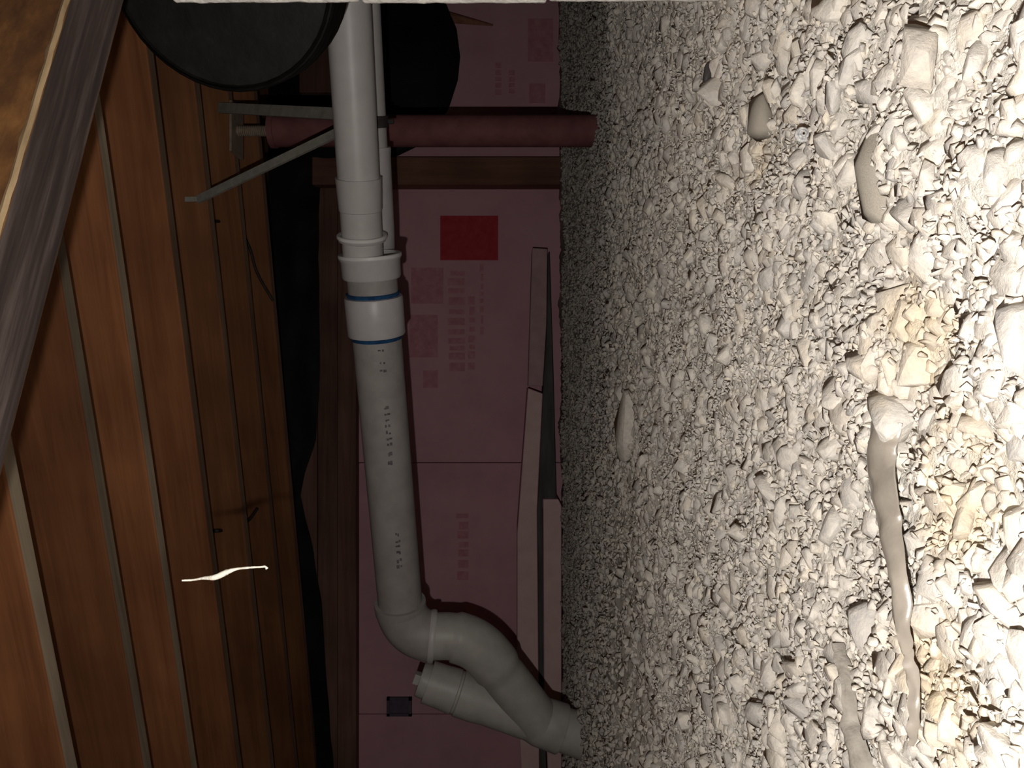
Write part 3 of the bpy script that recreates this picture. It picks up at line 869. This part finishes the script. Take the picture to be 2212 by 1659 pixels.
# main bed of crushed stone
sets = []
for n, lo, hi, mean, sd in ((13000, 0.22, 0.95, 0.0070, 0.50), (22000, 0.95, 2.12, 0.0083, 0.46)):
    X, Y = scatter(n, lo, hi, 0.34)
    S = mean * np.exp(NR.normal(0, sd, len(X))); S = np.clip(S, 0.0035, 0.0225)
    sets.append((X, Y, S))
X = np.concatenate([s[0] for s in sets]); Y = np.concatenate([s[1] for s in sets]); S = np.concatenate([s[2] for s in sets])
k = (Y < bed_edge(X) + NR.normal(0.02, 0.05, len(X))) & ~blocked(X, Y)
X, Y, S = X[k], Y[k], S[k]
Z = ground(X, Y) + 0.0040 + NR.uniform(-0.003, 0.003, len(X)) + S * NR.uniform(-0.15, 0.12, len(X))
Rm = rots(len(X), 0.36)
# the 300 that show largest stand as single stones
vis = (np.abs(X / Y) < 0.49) & ((CZ - Z) / Y < 0.655)
score = np.where(vis, S / Y * (1 + 12 * np.clip(Z - ground(X, Y), 0, 0.02)), -1)
top = np.argsort(-score)[:292]
rest = np.ones(len(X), bool); rest[top] = False
for i in top:
    _, _, me = BIG[int(i) % len(BIG)]
    o = bpy.data.objects.new('stone', me)
    m4 = Matrix([list(map(float, r)) for r in Rm[i]]).to_4x4()
    o.matrix_world = Matrix.Translation((float(X[i]), float(Y[i]), float(Z[i]))) @ m4 @ Matrix.Scale(float(S[i]), 4)
    link(o, floor)
g = joined('gravel', BIG, X[rest], Y[rest], Z[rest], S[rest], Rm[rest], M['gravel'], floor); g['kind'] = 'stuff'
# grit between the stones
X, Y = scatter(20000, 0.26, 1.35, 0.26)
k = ~blocked(X, Y); X, Y = X[k], Y[k]
S = np.clip(0.0028 * np.exp(NR.normal(0, 0.4, len(X))), 0.0012, 0.006)
g = joined('grit', SML, X, Y, ground(X, Y) + S * 0.5 + NR.uniform(0.002, 0.010, len(X)), S, rots(len(X), 1.0), M['gravel'], floor); g['kind'] = 'stuff'
# small chips that fill the bed
X, Y = scatter(31000, 0.24, 1.9, 0.30)
k = ~blocked(X, Y) & (Y < bed_edge(X)); X, Y = X[k], Y[k]
S = np.clip(0.0046 * np.exp(NR.normal(0, 0.35, len(X))), 0.002, 0.009)
g = joined('stone_chips', SML, X, Y, ground(X, Y) + 0.004 + NR.uniform(-0.001, 0.004, len(X)), S, rots(len(X), 0.6), M['gravel'], floor); g['kind'] = 'stuff'
# fine stone on the soil at the back
X, Y = scatter(62000, 1.35, 3.72, 0.25)
k = (Y > bed_edge(X) - 0.05); X, Y = X[k], Y[k]
S = np.clip(0.0074 * np.exp(NR.normal(0, 0.42, len(X))), 0.0035, 0.022)
g = joined('fine_gravel', SML, X, Y, ground(X, Y) + S * 0.25, S, rots(len(X), 0.7), M['gravel'], floor); g['kind'] = 'stuff'


def odd_stone(seed, px, py, z_up, size, el, m, label, rot=(0, 0, 0), npts=22):
    """a stone that stands out of the bed; z_up is how high its middle lies above the ground"""
    Y_ = CZ * F / (px - CY)
    for _ in range(6):
        Y_ = (CZ - gz((1659 - py - CX) / F * Y_, Y_) - z_up) * F / (px - CY)
    V, T, me = hull_mesh(seed, npts, el, 0.75)
    me.materials.clear(); me.materials.append(m)
    o = bpy.data.objects.new('stone', me)
    o.location = P(px, py, Y_); o.rotation_euler = rot; o.scale = (size,) * 3
    o['label'] = label
    link(o, floor)
    return o


odd_stone(901, 1548, 195, 0.018, 0.026, (1, 0.5, 1.1), M['stone'], 'upright stone beside the black crescent', (0.1, 0.1, 0.3))
odd_stone(902, 1892, 372, 0.008, 0.040, (1, 0.42, 0.22), M['tan'], 'flat tan brown stone', (0.5, 0.0, 0.05))
odd_stone(908, 1530, 156, 0.012, 0.017, (1, 0.3, 0.42), M['clamp'], 'nearly black half moon chip put in for a shadow pit', (0.2, 0.15, 0.0))  # dark piece standing in for a crescent of shade between stones
odd_stone(903, 1642, 258, 0.012, 0.030, (1, 0.5, 0.35), M['tan'], 'small flat tan stone', (0.6, 0, 0.1))
odd_stone(904, 1978, 125, 0.014, 0.026, (1, 0.7, 0.6), M['stone'], 'largest pale rounded stone near the pier', (-0.3, 0, 0.2))
odd_stone(905, 1362, 912, 0.010, 0.105, (1, 0.5, 0.30), M['stone'], 'flat slab like stone at the edge of the bed', (0.35, 0, 0.05), 26)
odd_stone(906, 1920, 905, 0.016, 0.023, (1, 0.7, 0.7), M['stone'], 'pointed stone lying over the plastic strip', (-0.3, 0, 0.9))
odd_stone(907, 2195, 730, 0.010, 0.023, (1, 0.6, 0.5), M['stone'], 'long pale stone nearest the lens', (-0.2, 0, 0.0))


# plastic strips and roots lying on the gravel
def ground_strip(name, pts, lift, m, label, cat, thick=0.0012, curl=0.006):
    """pts: (px, py, half width in metres); the strip follows the bed along its length"""
    ctr = []
    for px, py, hw in pts:
        Y_ = 0.6
        for _ in range(8):
            Y_ = (CZ - gz((1659 - py - CX) / F * Y_, Y_) - lift) * F / (px - CY)
        ctr.append((P(px, py, Y_), hw))
    path = curve([c for c, _ in ctr], 7)
    hws = np.interp(np.linspace(0, len(ctr) - 1, len(path)), range(len(ctr)), [h for _, h in ctr])
    g_ = []
    for i, p in enumerate(path):
        t = (path[min(i + 1, len(path) - 1)] - path[max(i - 1, 0)]).normalized()
        sd = t.cross(Vector((0, 0, 1))).normalized()
        row = []
        for j in range(7):
            s = j / 3 - 1
            q = p + sd * (s * hws[i])
            q.z += min(curl, 0.9 * hws[i]) * (1 - s * s) * (0.8 + 0.2 * math.sin(i * 0.35)) + 0.002 * mnoise.noise(Vector((i * 0.3, s * 1.5, 4))) - 0.002 * abs(s)
            row.append(q)
        g_.append(row)
    return props(sheet(name, g_, (0, 0, -thick), m, loc=path[0]), label, cat)


ground_strip('plastic_strip', [(1912, 900, 0.017), (1896, 985, 0.020), (1902, 1060, 0.019), (1920, 1150, 0.014), (1936, 1250, 0.011), (1948, 1340, 0.007), (1954, 1412, 0.002)], 0.020, M['film'], 'wide tan strip of plastic half buried in the gravel', 'plastic strip')
ground_strip('plastic_strip', [(1955, 1402, 0.002), (1966, 1450, 0.004), (1971, 1510, 0.005), (1968, 1570, 0.003), (1965, 1610, 0.001)], 0.019, M['film'], 'narrow tan plastic strip beyond the tip of the wide one', 'plastic strip', curl=0.004)
ground_strip('root', [(1798, 1390, 0.001), (1813, 1440, 0.003), (1824, 1500, 0.0035), (1828, 1560, 0.0045), (1842, 1610, 0.008), (1862, 1690, 0.010)], 0.017, M['root'], 'grey brown root lying across the gravel near the frame corner', 'root', 0.006, 0.013)

# snail shell
sp = P(1733, 290, 0.0)
Y_ = 0.7
for _ in range(6):
    Y_ = (CZ - gz((1659 - 290 - CX) / F * Y_, Y_) - 0.019) * F / (1733 - CY)
c = P(1733, 290, Y_)
pts, rr_ = [], []
for i in range(64):
    a_ = i / 63 * 2.6 * 2 * math.pi
    r_ = 0.0012 + 0.0042 * (i / 63) ** 1.1
    pts.append(c + Vector((r_ * math.cos(a_), -0.0035 * (1 - i / 63), r_ * math.sin(a_)))); rr_.append(0.0004 + 0.0018 * (i / 63))
props(tube('snail_shell', pts, rr_, M['shell'], n=10, loc=c), 'tiny coiled grey snail shell on the gravel', 'shell')

# pale fibre hanging on a cobweb thread from the subfloor
Yt = 0.80
pts = [P(393, 1254, Yt), P(415, 1253, Yt + 0.002), P(440, 1249, Yt), P(465, 1247, Yt - 0.003), P(490, 1236, Yt), P(512, 1229, Yt + 0.002), P(540, 1226, Yt), P(562, 1225, Yt), P(573, 1224, Yt), P(577, 1229, Yt)]
cv = curve(pts, 6)
fib = thing('fibre', 'short bright twisted fibre dangling in front of the joists', 'fibre', cv[-1])
rr_ = []
for i in range(len(cv)):
    t = i / (len(cv) - 1)
    rr_.append(0.0009 + 0.0022 * math.exp(-((t - 0.38) / 0.14) ** 2) + 0.0006 * abs(mnoise.noise(Vector((i * 0.9, 0, 0)))) + (0.0006 if t > 0.93 else 0))
tube('strand', cv, rr_, M['fibre'], fib, n=8, smooth=50)
tube('thread', [cv[0], cv[0].lerp(Vector((cv[0].x, cv[0].y, JB + 0.255)), 0.5), Vector((cv[0].x, cv[0].y, JB + 0.256))], 0.00004, M['cable'], fib, n=4)
